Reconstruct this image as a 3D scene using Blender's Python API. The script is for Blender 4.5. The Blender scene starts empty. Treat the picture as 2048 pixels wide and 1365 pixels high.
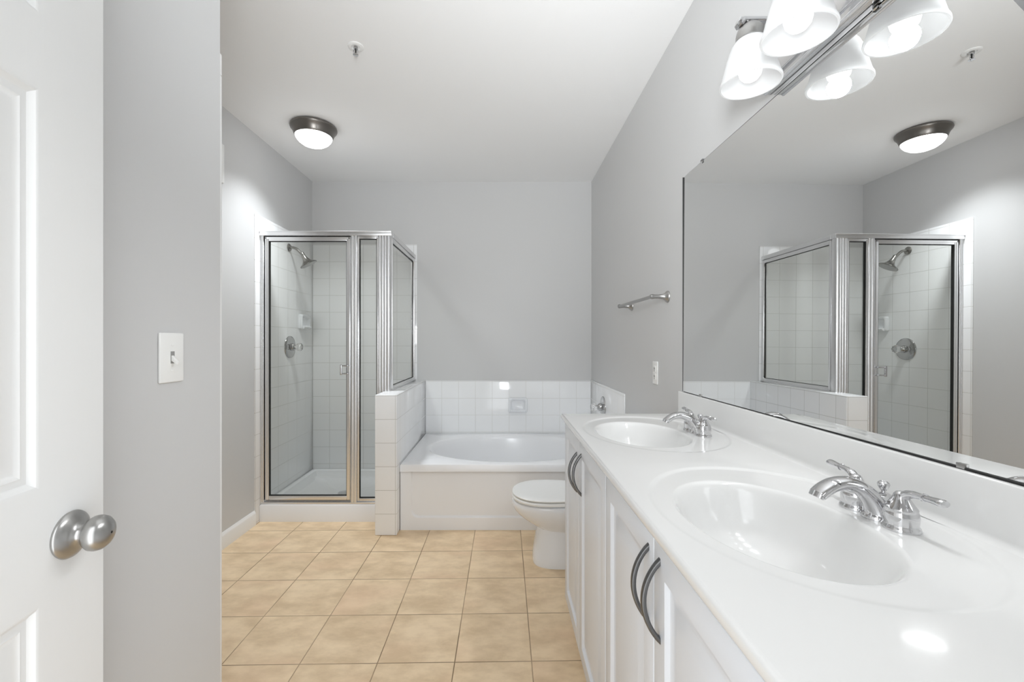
import bpy, bmesh, math
from mathutils import Vector, Matrix

# ------------------------------------------------------------------ camera, world, exposure
S = bpy.context.scene
C = S.collection
PI = math.pi
F, CX, CY, H = 872.0, 1003.6, 682.0, 1.286      # focal length and centre in pixels of the 2048 frame, eye height
ROOM_H, BACK, LEFT, RIGHT = 2.743, 3.983, -1.7316, 0.8194
ENTRY_X, ENTRY_Y = -0.771, 1.193

cam_d = bpy.data.cameras.new('camera')
cam = bpy.data.objects.new('camera', cam_d)
C.objects.link(cam)
cam.location = (0, 0, H)
cam.rotation_euler = (PI / 2, 0, 0)
cam_d.sensor_width = 36
cam_d.lens = F / 2048 * 36
cam_d.shift_x = (1024 - CX) / 2048
cam_d.clip_start = 0.02
S.camera = cam

w = bpy.data.worlds.new('world')
S.world = w
w.use_nodes = True
w.node_tree.nodes['Background'].inputs[0].default_value = (1, 1, 1, 1)
w.node_tree.nodes['Background'].inputs[1].default_value = 0.6

S.view_settings.view_transform = 'Standard'
S.view_settings.look = 'None'
S.view_settings.gamma = 1
S.view_settings.use_curve_mapping = False
S.view_settings.exposure = 0.0
S.cycles.max_bounces = 14
S.cycles.diffuse_bounces = 8
S.cycles.glossy_bounces = 6
S.cycles.transparent_max_bounces = 16
S.cycles.sample_clamp_indirect = 6

BULB = 1.7          # emission of the vanity bulbs
DOME = 9.0           # emission of the ceiling dome
SPOT_W = 4.5          # light leaving each vanity shade downwards
DOOR_W = 10.0        # added fill light in the open doorway behind the camera

def area(name, loc, rot, sx, sy, power, color=(1, 1, 1)):
    d = bpy.data.lights.new(name, 'AREA')
    d.shape = 'RECTANGLE'
    d.size, d.size_y, d.energy, d.color = sx, sy, power, color
    o = bpy.data.objects.new(name, d)
    o.location, o.rotation_euler = loc, rot
    C.objects.link(o)
    return o
area('added_doorway_fill', (-0.225, -0.10, 1.03), (PI / 2, 0, 0), 0.68, 1.96, DOOR_W, (0.93, 0.97, 1.0))  # unseen fill light, added to even out the brightness

# unseen fill light added in the doorway, tilted up into the room
UPFILL_W = 15.5
area('added_upward_fill', (-0.03, -0.06, 1.72), (PI - math.radians(66), 0, -math.radians(13)), 0.30, 0.6, UPFILL_W, (0.93, 0.97, 1.0)).data.spread = math.radians(100)

# ------------------------------------------------------------------ materials
def srgb(r, g, b):
    def f(c):
        c /= 255.0
        return c / 12.92 if c <= 0.04045 else ((c + 0.055) / 1.055) ** 2.4
    return (f(r), f(g), f(b), 1)

class N:
    """small node helper"""
    def __init__(s, name):
        s.m = bpy.data.materials.new(name)
        s.m.use_nodes = True
        s.t = s.m.node_tree
        s.b = s.t.nodes['Principled BSDF']
        s.out = s.t.nodes['Material Output']
    def n(s, kind, **kw):
        x = s.t.nodes.new(kind)
        for k, v in kw.items():
            setattr(x, k, v)
        return x
    def l(s, a, b):
        s.t.links.new(a, b)
    def math(s, op, a, b=None, c=None):
        x = s.n('ShaderNodeMath', operation=op)
        for i, v in enumerate((a, b, c)):
            if v is None:
                continue
            if isinstance(v, (int, float)):
                x.inputs[i].default_value = v
            else:
                s.l(v, x.inputs[i])
        return x.outputs[0]
    def mix(s, f, a, b):
        x = s.n('ShaderNodeMix', data_type='RGBA')
        for i, v in ((0, f), (6, a), (7, b)):
            if isinstance(v, (int, float, tuple)):
                x.inputs[i].default_value = v
            else:
                s.l(v, x.inputs[i])
        return x.outputs[2]
    def pos(s):
        g = s.n('ShaderNodeNewGeometry')
        p = s.n('ShaderNodeSeparateXYZ')
        s.l(g.outputs['Position'], p.inputs[0])
        return g, p.outputs[0], p.outputs[1], p.outputs[2]
    def noise(s, vec, scale, detail=3, rough=0.5):
        x = s.n('ShaderNodeTexNoise')
        x.inputs['Scale'].default_value = scale
        x.inputs['Detail'].default_value = detail
        x.inputs['Roughness'].default_value = rough
        if vec is not None:
            s.l(vec, x.inputs['Vector'])
        return x.outputs['Fac']
    def bump(s, height, strength, dist=0.001):
        x = s.n('ShaderNodeBump')
        x.inputs['Strength'].default_value = strength
        x.inputs['Distance'].default_value = dist
        s.l(height, x.inputs['Height'])
        s.l(x.outputs[0], s.b.inputs['Normal'])

def plain(name, col, rough=0.4, metal=0.0, spec=0.5, noise_bump=None, coat=0.0):
    k = N(name)
    k.b.inputs['Base Color'].default_value = col
    k.b.inputs['Roughness'].default_value = rough
    k.b.inputs['Metallic'].default_value = metal
    k.b.inputs['Specular IOR Level'].default_value = spec
    k.b.inputs['Coat Weight'].default_value = coat
    k.b.inputs['Coat Roughness'].default_value = 0.05
    if noise_bump:
        scale, strength, dist = noise_bump
        g, x, y, z = k.pos()
        k.bump(k.noise(g.outputs['Position'], scale, 2), strength, dist)
    return k.m

def tile_mat(name, col, grout, ox, oy, oz, pitch=0.1535, pitch_z=0.1535, gw=0.0022, rough=0.07):
    """square glazed tiles laid on the world axes: across = x or y by the face, up = z (y on top faces)"""
    k = N(name)
    g, x, y, z = k.pos()
    ns = k.n('ShaderNodeSeparateXYZ')
    k.l(g.outputs['True Normal'], ns.inputs[0])
    side = k.math('GREATER_THAN', k.math('ABSOLUTE', ns.outputs[0]), 0.5)
    top = k.math('GREATER_THAN', k.math('ABSOLUTE', ns.outputs[2]), 0.5)
    def cell(v, o, p):
        return k.math('DIVIDE', k.math('SUBTRACT', v, o), p)
    cx, cy, cz = cell(x, ox, pitch), cell(y, oy, pitch), cell(z, oz, pitch_z)
    def pick(f, a, b):
        return k.math('ADD', k.math('MULTIPLY', k.math('SUBTRACT', 1.0, f), a), k.math('MULTIPLY', f, b))
    u, v = pick(side, cx, cy), pick(top, cz, cy)
    def edge(c):
        fr = k.math('FRACT', k.math('ADD', c, 1000.5))
        return k.math('ABSOLUTE', k.math('SUBTRACT', fr, 0.5))      # 0 on a joint
    e = k.math('MINIMUM', edge(u), edge(v))
    m = k.n('ShaderNodeMapRange', interpolation_type='SMOOTHSTEP')
    k.l(e, m.inputs[0])
    m.inputs[1].default_value = gw / pitch * 0.45
    m.inputs[2].default_value = gw / pitch * 1.0
    mask = m.outputs[0]
    # each tile a hair off plane
    cv = k.n('ShaderNodeCombineXYZ')
    k.l(k.math('FLOOR', u), cv.inputs[0]); k.l(k.math('FLOOR', v), cv.inputs[1])
    wn = k.n('ShaderNodeTexWhiteNoise', noise_dimensions='3D')
    k.l(cv.outputs[0], wn.inputs['Vector'])
    k.l(k.mix(mask, grout, col), k.b.inputs['Base Color'])
    k.l(k.math('ADD', k.math('MULTIPLY', mask, rough - 0.6), 0.6), k.b.inputs['Roughness'])
    hgt = k.math('ADD', mask, k.math('MULTIPLY', k.noise(g.outputs['Position'], 9, 2), 1.2))
    k.bump(hgt, 0.35, 0.0012)
    return k.m

def floor_mat():
    k = N('ceramic_floor_tile')
    g, x, y, z = k.pos()
    p = 0.308
    u = k.math('DIVIDE', k.math('ADD', k.math('SUBTRACT', x, k.math('MULTIPLY', y, 0.0061)), 0.199), p)
    v = k.math('DIVIDE', k.math('SUBTRACT', k.math('SUBTRACT', y, k.math('MULTIPLY', x, 0.0183)), 2.0556), p)
    def edge(c):
        fr = k.math('FRACT', k.math('ADD', c, 100.5))
        return k.math('ABSOLUTE', k.math('SUBTRACT', fr, 0.5))
    e = k.math('MINIMUM', edge(u), edge(v))
    m = k.n('ShaderNodeMapRange', interpolation_type='SMOOTHSTEP')
    k.l(e, m.inputs[0])
    m.inputs[1].default_value = 0.0038
    m.inputs[2].default_value = 0.0088
    mask = m.outputs[0]
    cv = k.n('ShaderNodeCombineXYZ')
    k.l(k.math('FLOOR', k.math('ADD', u, 0.5)), cv.inputs[0]) if False else k.l(k.math('FLOOR', u), cv.inputs[0])
    k.l(k.math('FLOOR', v), cv.inputs[1])
    wn = k.n('ShaderNodeTexWhiteNoise', noise_dimensions='3D')
    k.l(cv.outputs[0], wn.inputs['Vector'])
    # offset the clouding per tile so that it breaks at the joints
    off = k.n('ShaderNodeVectorMath', operation='MULTIPLY_ADD')
    k.l(wn.outputs['Color'], off.inputs[0])
    off.inputs[1].default_value = (9, 9, 9)
    k.l(g.outputs['Position'], off.inputs[2])
    mp = k.n('ShaderNodeMapping')
    mp.inputs['Scale'].default_value = (0.7, 1.25, 1)
    k.l(off.outputs[0], mp.inputs[0])
    c1 = k.noise(mp.outputs[0], 9, 6, 0.62)
    c2 = k.noise(mp.outputs[0], 3.2, 2, 0.5)
    c3 = k.noise(mp.outputs[0], 70, 3, 0.6)
    r1 = k.n('ShaderNodeMapRange'); k.l(c1, r1.inputs[0]); r1.inputs[1].default_value = 0.36; r1.inputs[2].default_value = 0.64
    r2 = k.n('ShaderNodeMapRange'); k.l(c2, r2.inputs[0]); r2.inputs[1].default_value = 0.52; r2.inputs[2].default_value = 0.72
    r3 = k.n('ShaderNodeMapRange'); k.l(c3, r3.inputs[0]); r3.inputs[1].default_value = 0.3; r3.inputs[2].default_value = 0.7
    base = k.mix(r1.outputs[0], FLOOR_DARK, FLOOR_LIGHT)
    base = k.mix(k.math('MULTIPLY', r2.outputs[0], 0.45), base, FLOOR_PINK)
    base = k.mix(k.math('MULTIPLY', r3.outputs[0], 0.12), base, FLOOR_LIGHT)
    # the joints drift at random between a darker and a paler tone
    gn = k.n('ShaderNodeMapRange'); k.l(k.noise(g.outputs['Position'], 1.7, 3), gn.inputs[0]); gn.inputs[1].default_value = 0.42; gn.inputs[2].default_value = 0.6
    gcol = k.mix(gn.outputs[0], srgb(128, 106, 82), srgb(178, 154, 126))
    k.l(k.mix(mask, gcol, base), k.b.inputs['Base Color'])
    k.l(k.math('ADD', k.math('MULTIPLY', mask, -0.42), 0.85), k.b.inputs['Roughness'])
    k.b.inputs['Specular IOR Level'].default_value = 0.35
    k.bump(k.math('ADD', mask, k.math('MULTIPLY', c1, 0.35)), 0.5, 0.0015)
    return k.m
FLOOR_LIGHT, FLOOR_DARK, FLOOR_PINK = srgb(238, 214, 180), srgb(212, 186, 151), srgb(232, 198, 166)

def glass_mat(name, tint, refl=1.0):
    k = N(name)
    k.t.nodes.remove(k.b)
    tr = k.n('ShaderNodeBsdfTransparent'); tr.inputs[0].default_value = tint
    gl = k.n('ShaderNodeBsdfGlossy'); gl.inputs['Roughness'].default_value = 0.02
    fr = k.n('ShaderNodeFresnel'); fr.inputs[0].default_value = 1.45
    mx = k.n('ShaderNodeMixShader')
    gm = k.n('ShaderNodeNewGeometry')
    k.l(k.math('MULTIPLY', k.math('MULTIPLY', fr.outputs[0], refl), k.math('SUBTRACT', 1.0, gm.outputs['Backfacing'])), mx.inputs[0])
    k.l(tr.outputs[0], mx.inputs[1]); k.l(gl.outputs[0], mx.inputs[2])
    k.l(mx.outputs[0], k.out.inputs[0])
    return k.m

def emit_mat(name, col, strength):
    k = N(name)
    k.b.inputs['Base Color'].default_value = (0.9, 0.9, 0.9, 1)
    k.b.inputs['Emission Color'].default_value = col
    k.b.inputs['Emission Strength'].default_value = strength
    k.b.inputs['Roughness'].default_value = 0.3
    return k.m

def frosted_mat():
    k = N('frosted_glass')
    k.t.nodes.remove(k.b)
    tl = k.n('ShaderNodeBsdfTranslucent'); tl.inputs[0].default_value = (0.85, 0.85, 0.85, 1)
    df = k.n('ShaderNodeBsdfDiffuse'); df.inputs[0].default_value = (0.82, 0.82, 0.82, 1)
    gl = k.n('ShaderNodeBsdfGlossy'); gl.inputs['Roughness'].default_value = 0.25
    a = k.n('ShaderNodeMixShader'); a.inputs[0].default_value = 0.5
    k.l(df.outputs[0], a.inputs[1]); k.l(tl.outputs[0], a.inputs[2])
    b = k.n('ShaderNodeMixShader'); b.inputs[0].default_value = 0.05
    k.l(a.outputs[0], b.inputs[1]); k.l(gl.outputs[0], b.inputs[2])
    k.l(b.outputs[0], k.out.inputs[0])
    return k.m

def door_mat():
    k = N('embossed_white_door')
    k.b.inputs['Base Color'].default_value = srgb(229, 229, 228)
    k.b.inputs['Roughness'].default_value = 0.38
    tc = k.n('ShaderNodeNewGeometry')
    mp = k.n('ShaderNodeMapping'); mp.inputs['Scale'].default_value = (170, 170, 9)
    k.l(tc.outputs['Position'], mp.inputs[0])
    k.bump(k.noise(mp.outputs[0], 1.0, 3, 0.55), 0.22, 0.0006)
    return k.m

M = {}
M['wall'] = plain('grey_eggshell_paint', srgb(208, 208, 208), 0.42, spec=0.35, noise_bump=(140, 0.05, 0.001))
M['ceiling'] = plain('ceiling_paint', srgb(244, 244, 244), 0.7, spec=0.2, noise_bump=(140, 0.05, 0.001))
M['trim'] = plain('white_trim_paint', srgb(238, 238, 237), 0.3)
M['door'] = door_mat()
M['cab'] = plain('white_thermofoil', srgb(222, 225, 230), 0.28)
M['dark'] = plain('dark_recess', srgb(40, 38, 36), 0.7)
M['marble'] = plain('white_cultured_marble', srgb(229, 229, 228), 0.12, coat=0.3)
M['acrylic'] = plain('white_acrylic', srgb(244, 245, 247), 0.18)
M['porcelain'] = plain('white_porcelain', srgb(238, 240, 243), 0.08, coat=0.3)
M['plastic'] = plain('white_plastic', srgb(242, 242, 240), 0.3)
M['chrome'] = plain('polished_chrome', (0.66, 0.66, 0.67, 1), 0.05, 1.0)
M['valve'] = plain('valve_chrome', (0.52, 0.52, 0.52, 1), 0.10, 1.0)
M['fixture'] = plain('fixture_chrome', (0.82, 0.82, 0.83, 1), 0.12, 1.0)
M['alu'] = plain('bright_aluminium', (0.80, 0.80, 0.805, 1), 0.27, 1.0)
M['nickel'] = plain('satin_nickel', (0.43, 0.425, 0.415, 1), 0.30, 1.0)
M['dnickel'] = plain('dark_nickel', (0.34, 0.33, 0.31, 1), 0.27, 1.0)
M['pewter'] = plain('pewter_metal', (0.17, 0.17, 0.17, 1), 0.34, 1.0)
M['bronze'] = plain('brushed_pewter_ring', (0.22, 0.205, 0.19, 1), 0.33, 1.0)
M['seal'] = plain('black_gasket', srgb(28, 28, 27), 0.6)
M['mirror'] = plain('mirror_silver', (0.86, 0.865, 0.86, 1), 0.0, 1.0)
M['glass'] = glass_mat('shower_glass', (0.90, 0.905, 0.89, 1))
M['clear'] = plain('clear_acrylic', (0.95, 0.95, 0.95, 1), 0.03)
M['clear'].node_tree.nodes['Principled BSDF'].inputs['Transmission Weight'].default_value = 1.0
M['frost'] = frosted_mat()
M['bulb'] = emit_mat('lit_bulb', (0.96, 0.98, 1, 1), BULB)
def dome_mat():
    k = N('lit_dome_glass')
    k.t.nodes.remove(k.b)
    tr = k.n('ShaderNodeBsdfTransparent'); tr.inputs[0].default_value = (0.95, 0.95, 0.95, 1)
    em = k.n('ShaderNodeEmission'); em.inputs[0].default_value = (0.97, 0.985, 1, 1); em.inputs[1].default_value = DOME
    mx = k.n('ShaderNodeMixShader'); mx.inputs[0].default_value = 0.5
    k.l(tr.outputs[0], mx.inputs[1]); k.l(em.outputs[0], mx.inputs[2]); k.l(mx.outputs[0], k.out.inputs[0])
    return k.m
M['dome'] = dome_mat()
M['floor'] = floor_mat()
TW, GR = srgb(245, 246, 247), srgb(208, 208, 205)
M['tile_shower'] = tile_mat('shower_wall_tile', TW, GR, -1.7236, 3.975, 0.0130)
M['tile_tub'] = tile_mat('tub_wall_tile', TW, srgb(222, 222, 219), -0.2406, 3.975, 0.4560)
M['tile_half'] = tile_mat('half_wall_tile', TW, srgb(200, 200, 197), -0.7030, 2.972, 0.1420, 0.1535, 0.1562)

# ------------------------------------------------------------------ mesh helpers
def new():
    return bmesh.new()

def box(bm, x0, x1, y0, y1, z0, z1, bev=0.0, seg=2):
    t = bmesh.new()
    v = [t.verts.new(p) for p in ((x0, y0, z0), (x1, y0, z0), (x1, y1, z0), (x0, y1, z0),
                                  (x0, y0, z1), (x1, y0, z1), (x1, y1, z1), (x0, y1, z1))]
    for f in ((0, 3, 2, 1), (4, 5, 6, 7), (0, 1, 5, 4), (1, 2, 6, 5), (2, 3, 7, 6), (3, 0, 4, 7)):
        t.faces.new([v[i] for i in f])
    if bev:
        bmesh.ops.bevel(t, geom=t.edges[:], offset=bev, segments=seg, profile=0.5, affect='EDGES')
    me = bpy.data.meshes.new('t'); t.to_mesh(me); t.free()
    bm.from_mesh(me); bpy.data.meshes.remove(me)

def frame_of(axis):
    a = Vector(axis).normalized()
    h = Vector((0, 0, 1)) if abs(a.z) < 0.9 else Vector((1, 0, 0))
    u = a.cross(h).normalized()
    return a, u, a.cross(u).normalized()

def rings(bm, loops, cap0=True, cap1=True, closed=True):
    """skin a list of equally long vertex loops"""
    vs = [[bm.verts.new(p) for p in L] for L in loops]
    n = len(vs[0])
    for A, B in zip(vs, vs[1:]):
        for i in range(n if closed else n - 1):
            j = (i + 1) % n
            bm.faces.new((A[i], A[j], B[j], B[i]))
    if cap0: bm.faces.new(list(reversed(vs[0])))
    if cap1: bm.faces.new(vs[-1])
    return vs

def lathe(bm, prof, org, axis=(0, 0, 1), n=40, cap0=True, cap1=True):
    a, u, v = frame_of(axis)
    o = Vector(org)
    loops = []
    for r, t in prof:
        r = max(r, 1e-5)
        loops.append([o + a * t + (u * math.cos(2 * PI * i / n) + v * math.sin(2 * PI * i / n)) * r for i in range(n)])
    rings(bm, loops, cap0, cap1)

def tube(bm, pts, rad, n=16, up=(0, 1, 0), flat=None):
    """sweep an ellipse along pts: rad = half-width along 'up' x 'path', flat = half-height list"""
    P = [Vector(p) for p in pts]
    if isinstance(rad, (int, float)): rad = [rad] * len(P)
    flat = flat or rad
    U = Vector(up).normalized()
    loops = []
    for i, p in enumerate(P):
        t = (P[min(i + 1, len(P) - 1)] - P[max(i - 1, 0)]).normalized()
        s = (U - t * U.dot(t)).normalized()
        q = t.cross(s).normalized()
        loops.append([p + s * math.cos(2 * PI * j / n) * rad[i] + q * math.sin(2 * PI * j / n) * flat[i] for j in range(n)])
    rings(bm, loops)

def smooth_path(pts, k=6):
    """Catmull-Rom through control tuples of any length"""
    P = [pts[0]] + list(pts) + [pts[-1]]
    out = []
    for i in range(1, len(P) - 2):
        for j in range(k):
            t = j / k
            out.append(tuple(0.5 * (2 * b + (c - a) * t + (2 * a - 5 * b + 4 * c - d) * t * t + (3 * b - a - 3 * c + d) * t ** 3)
                             for a, b, c, d in zip(P[i - 1], P[i], P[i + 1], P[i + 2])))
    out.append(tuple(pts[-1]))
    return out

def prism(bm, poly, axis, a0, a1, bev=0.0, seg=2):
    """extrude a polygon given in the other two axes (in cyclic order) along an axis"""
    t = bmesh.new()
    def mk(p, a):
        return {'x': (a, p[0], p[1]), 'y': (p[0], a, p[1]), 'z': (p[0], p[1], a)}[axis]
    A = [t.verts.new(mk(p, a0)) for p in poly]
    B = [t.verts.new(mk(p, a1)) for p in poly]
    n = len(poly)
    for i in range(n):
        t.faces.new((A[i], A[(i + 1) % n], B[(i + 1) % n], B[i]))
    t.faces.new(list(reversed(A))); t.faces.new(B)
    bmesh.ops.recalc_face_normals(t, faces=t.faces[:])
    if bev:
        bmesh.ops.bevel(t, geom=[e for e in t.edges if e.calc_face_angle(0) > 0.5], offset=bev, segments=seg, profile=0.5, affect='EDGES')
    me = bpy.data.meshes.new('t'); t.to_mesh(me); t.free()
    bm.from_mesh(me); bpy.data.meshes.remove(me)

def panel_loops(bm, org, eu, ev, w_, h_, nrm, steps):
    """nested rectangles on a face: steps = (inset, depth along nrm); closes the innermost"""
    o, eu, ev, nn = Vector(org), Vector(eu), Vector(ev), Vector(nrm)
    prev = None
    for ins, dep in steps:
        L = [bm.verts.new(o + eu * a + ev * b + nn * dep) for a, b in
             ((ins, ins), (w_ - ins, ins), (w_ - ins, h_ - ins), (ins, h_ - ins))]
        if prev:
            for i in range(4):
                bm.faces.new((prev[i], prev[(i + 1) % 4], L[(i + 1) % 4], L[i]))
        prev = L
    bm.faces.new(prev)

def wpos(o):
    p = Vector((0, 0, 0))
    while o is not None:
        p += o.location
        o = o.parent
    return p

def obj(name, bm, mat, parent=None, sharp=38, recalc=True):
    """link a bmesh that is in world coordinates as one mesh object"""
    if recalc:
        bmesh.ops.recalc_face_normals(bm, faces=bm.faces[:])
    if parent is not None:
        bmesh.ops.translate(bm, verts=bm.verts[:], vec=-wpos(parent))
    for f in bm.faces: f.smooth = True
    lim = math.radians(sharp)
    for e in bm.edges:
        if len(e.link_faces) == 2 and e.calc_face_angle(0) > lim:
            e.smooth = False
    me = bpy.data.meshes.new(name)
    bm.to_mesh(me); bm.free()
    for m in (mat if isinstance(mat, (list, tuple)) else [mat]):
        me.materials.append(m)
    o = bpy.data.objects.new(name, me)
    C.objects.link(o)
    if parent is not None:
        o.parent = parent
    return o

def tag(o, label, cat, group=None):
    o['label'] = label; o['category'] = cat
    if group: o['group'] = group
    return o

def thing(name, loc, label, cat, group=None):
    o = bpy.data.objects.new(name, None)
    o.empty_display_size = 0.05
    o.location = loc
    C.objects.link(o)
    return tag(o, label, cat, group)

def struct(name, bm, mat, parent=None, **k):
    o = obj(name, bm, mat, parent, **k)
    if parent is None:
        o['kind'] = 'structure'
    return o

def dup(root, loc, label):
    r = root.copy(); C.objects.link(r); r.location = loc; r['label'] = label
    for ch in list(root.children):
        c = ch.copy(); C.objects.link(c); c.parent = r
        for g in ch.children:
            d = g.copy(); C.objects.link(d); d.parent = c
    return r

# ------------------------------------------------------------------ the room
b = new(); box(b, -1.90, 1.0, -0.16, 4.12, -0.12, 0.0); struct('floor', b, M['floor'])
b = new(); box(b, -1.90, 1.0, -0.16, 4.12, ROOM_H, ROOM_H + 0.1); struct('ceiling', b, M['ceiling'])
b = new(); box(b, LEFT, RIGHT, BACK, BACK + 0.12, 0, ROOM_H); struct('wall_back', b, M['wall'])
b = new(); box(b, LEFT - 0.12, LEFT, ENTRY_Y - 0.10, BACK + 0.12, 0, ROOM_H); struct('wall_left', b, M['wall'])
b = new(); box(b, RIGHT, RIGHT + 0.12, -0.14, BACK + 0.12, 0, ROOM_H); struct('wall_right', b, M['wall'])
b = new(); box(b, ENTRY_X - 0.10, ENTRY_X, -0.14, ENTRY_Y, 0, ROOM_H); struct('wall_entry', b, M['wall'])
# wall that turns off behind the entry corner, with a closed closet door in it
DX0, DX1, DH = -1.50, -0.835, 2.02
b = new()
box(b, LEFT, DX0, ENTRY_Y - 0.10, ENTRY_Y, 0, ROOM_H)
box(b, DX1, ENTRY_X - 0.10, ENTRY_Y - 0.10, ENTRY_Y, 0, ROOM_H) if DX1 < ENTRY_X - 0.10 else None
box(b, DX0, ENTRY_X - 0.10, ENTRY_Y - 0.10, ENTRY_Y, DH, ROOM_H)
struct('wall_alcove', b, M['wall'])
b = new()
box(b, DX0 - 0.06, DX0, ENTRY_Y, ENTRY_Y + 0.016, 0, DH, 0.003)
box(b, ENTRY_X - 0.064, ENTRY_X - 0.004, ENTRY_Y, ENTRY_Y + 0.016, 0, DH, 0.003)
box(b, DX0 - 0.06, ENTRY_X - 0.004, ENTRY_Y, ENTRY_Y + 0.016, DH, DH + 0.06, 0.003)
struct('trim_1', b, M['trim'])
b = new(); box(b, DX0, ENTRY_X - 0.10, ENTRY_Y - 0.05, ENTRY_Y - 0.015, 0.005, DH); struct('door_2', b, M['door'])
# wall behind the camera with the doorway the picture is taken from
OX0, OX1, OH = -0.585, 0.135, 2.05
b = new()
box(b, ENTRY_X, OX0, -0.14, 0, 0, ROOM_H)
box(b, OX1, RIGHT, -0.14, 0, 0, ROOM_H)
box(b, OX0, OX1, -0.14, 0, OH, ROOM_H)
struct('wall_front', b, M['wall'])

def baseboard(name, poly, axis, a0, a1):
    b = new(); prism(b, poly, axis, a0, a1); struct(name, b, M['trim'])
prof = ((0, 0), (0.014, 0), (0.014, 0.078), (0.011, 0.088), (0.006, 0.094), (0.004, 0.10), (0, 0.10))
baseboard('baseboard_left', [(LEFT + a, z) for a, z in prof], 'y', ENTRY_Y + 0.02, 3.047)
baseboard('baseboard_right', [(RIGHT - a, z) for a, z in prof], 'y', 1.99, 2.89)
baseboard('baseboard_entry', [(ENTRY_X + a, z) for a, z in prof], 'y', 0.0, ENTRY_Y)

# glazed tile on the walls of the shower and round the tub
b = new(); box(b, LEFT, LEFT + 0.008, 3.047, BACK, 0, 2.1805, 0.0025); struct('trim_2', b, M['tile_shower'])
b = new(); box(b, LEFT + 0.008, -0.772, BACK - 0.008, BACK, 0.10, 2.1676, 0.0025); struct('trim_3', b, M['tile_shower'])
b = new(); box(b, -0.694, RIGHT - 0.008, BACK - 0.008, BACK, 0.40, 0.9235, 0.0025); struct('trim_4', b, M['tile_tub'])
b = new(); box(b, RIGHT - 0.008, RIGHT, 2.89, BACK, 0.0, 0.934, 0.0025); struct('trim_5', b, M['tile_tub'])
b = new(); box(b, -0.839, -0.694, 2.88, BACK, 0, 0.9297, 0.006, 3); struct('wall_half', b, M['tile_half'])

# ------------------------------------------------------------------ polar surface round an oval basin
def angles_for(cx, cy, x0, x1, y0, y1, n):
    A = [2 * PI * i / n for i in range(n)]
    for (x, y) in ((x0, y0), (x1, y0), (x1, y1), (x0, y1)):
        a = math.atan2(y - cy, x - cx) % (2 * PI)
        i = min(range(n), key=lambda q: abs((A[q] - a + PI) % (2 * PI) - PI))
        A[i] = a
    return sorted(A)

def ray_rect(cx, cy, a, x0, x1, y0, y1):
    c, s = math.cos(a), math.sin(a)
    t = 1e9
    if c > 1e-9: t = min(t, (x1 - cx) / c)
    if c < -1e-9: t = min(t, (x0 - cx) / c)
    if s > 1e-9: t = min(t, (y1 - cy) / s)
    if s < -1e-9: t = min(t, (y0 - cy) / s)
    return cx + c * t, cy + s * t

def ray_ell(cx, cy, a, ex, ey, rx, ry):
    """where a ray from (cx,cy) leaves an ellipse"""
    c, s = math.cos(a), math.sin(a)
    px, py = cx - ex, cy - ey
    A = (c / rx) ** 2 + (s / ry) ** 2
    B = 2 * (px * c / rx ** 2 + py * s / ry ** 2)
    D = (px / rx) ** 2 + (py / ry) ** 2 - 1
    t = (-B + math.sqrt(max(B * B - 4 * A * D, 0))) / (2 * A)
    return cx + c * t, cy + s * t

# ------------------------------------------------------------------ bathtub
TX0, TX1, TY0, TY1, TZ = -0.690, 0.811, 2.95, BACK - 0.008, 0.4514
tub = thing('bathtub', (0.06, 3.46, 0), 'white oval soaking tub with a panelled apron below the grey back wall', 'bathtub')
EX, EY, RX, RY = 0.062, 3.452, 0.635, 0.435
A = angles_for(EX, EY, TX0, TX1, TY0, TY1, 128)
b = new()
loops = []
for k_, z in ((1.0, 0.40), (1.0, TZ - 0.010), ):                       # outer skirt
    loops.append([Vector((*ray_rect(EX, EY, a, TX0, TX1, TY0, TY1), z)) for a in A])
i0, i1, j0, j1 = TX0 + 0.003, TX1 - 0.003, TY0 + 0.003, TY1 - 0.003
loops.append([Vector((*ray_rect(EX, EY, a, i0, i1, j0, j1), TZ - 0.003)) for a in A])
loops.append([Vector((*ray_rect(EX, EY, a, TX0 + .010, TX1 - .010, TY0 + .010, TY1 - .010), TZ)) for a in A])
for k_, z in ((1.035, TZ), (1.02, TZ - 0.001), (1.0, TZ - 0.006), (0.985, TZ - 0.016), (0.97, TZ - 0.035), (0.94, TZ - 0.10),
              (0.90, TZ - 0.20), (0.85, TZ - 0.29), (0.78, TZ - 0.345), (0.68, TZ - 0.37), (0.4, TZ - 0.378), (0.05, TZ - 0.38)):
    loops.append([Vector((EX + RX * k_ * math.cos(a), EY + RY * k_ * math.sin(a), z)) if k_ < 1.03 else
                  Vector((*ray_ell(EX, EY, a, EX, EY, RX * k_, RY * k_), z)) for a in A])
# keep the ellipse vertices on the same rays all the way in
L2 = []
for q, L in enumerate(loops):
    if q >= 5:
        k_ = ((1.02), (1.0), (0.985), (0.97), (0.94), (0.90), (0.85), (0.78), (0.68), (0.4), (0.05))[q - 5]
        L = [Vector((*ray_ell(EX, EY, a, EX, EY, RX * k_, RY * k_), L[0].z)) for a in A]
    L2.append(L)
rings(b, L2, False, True)
obj('basin_and_rim', b, M['acrylic'], tub)
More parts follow.
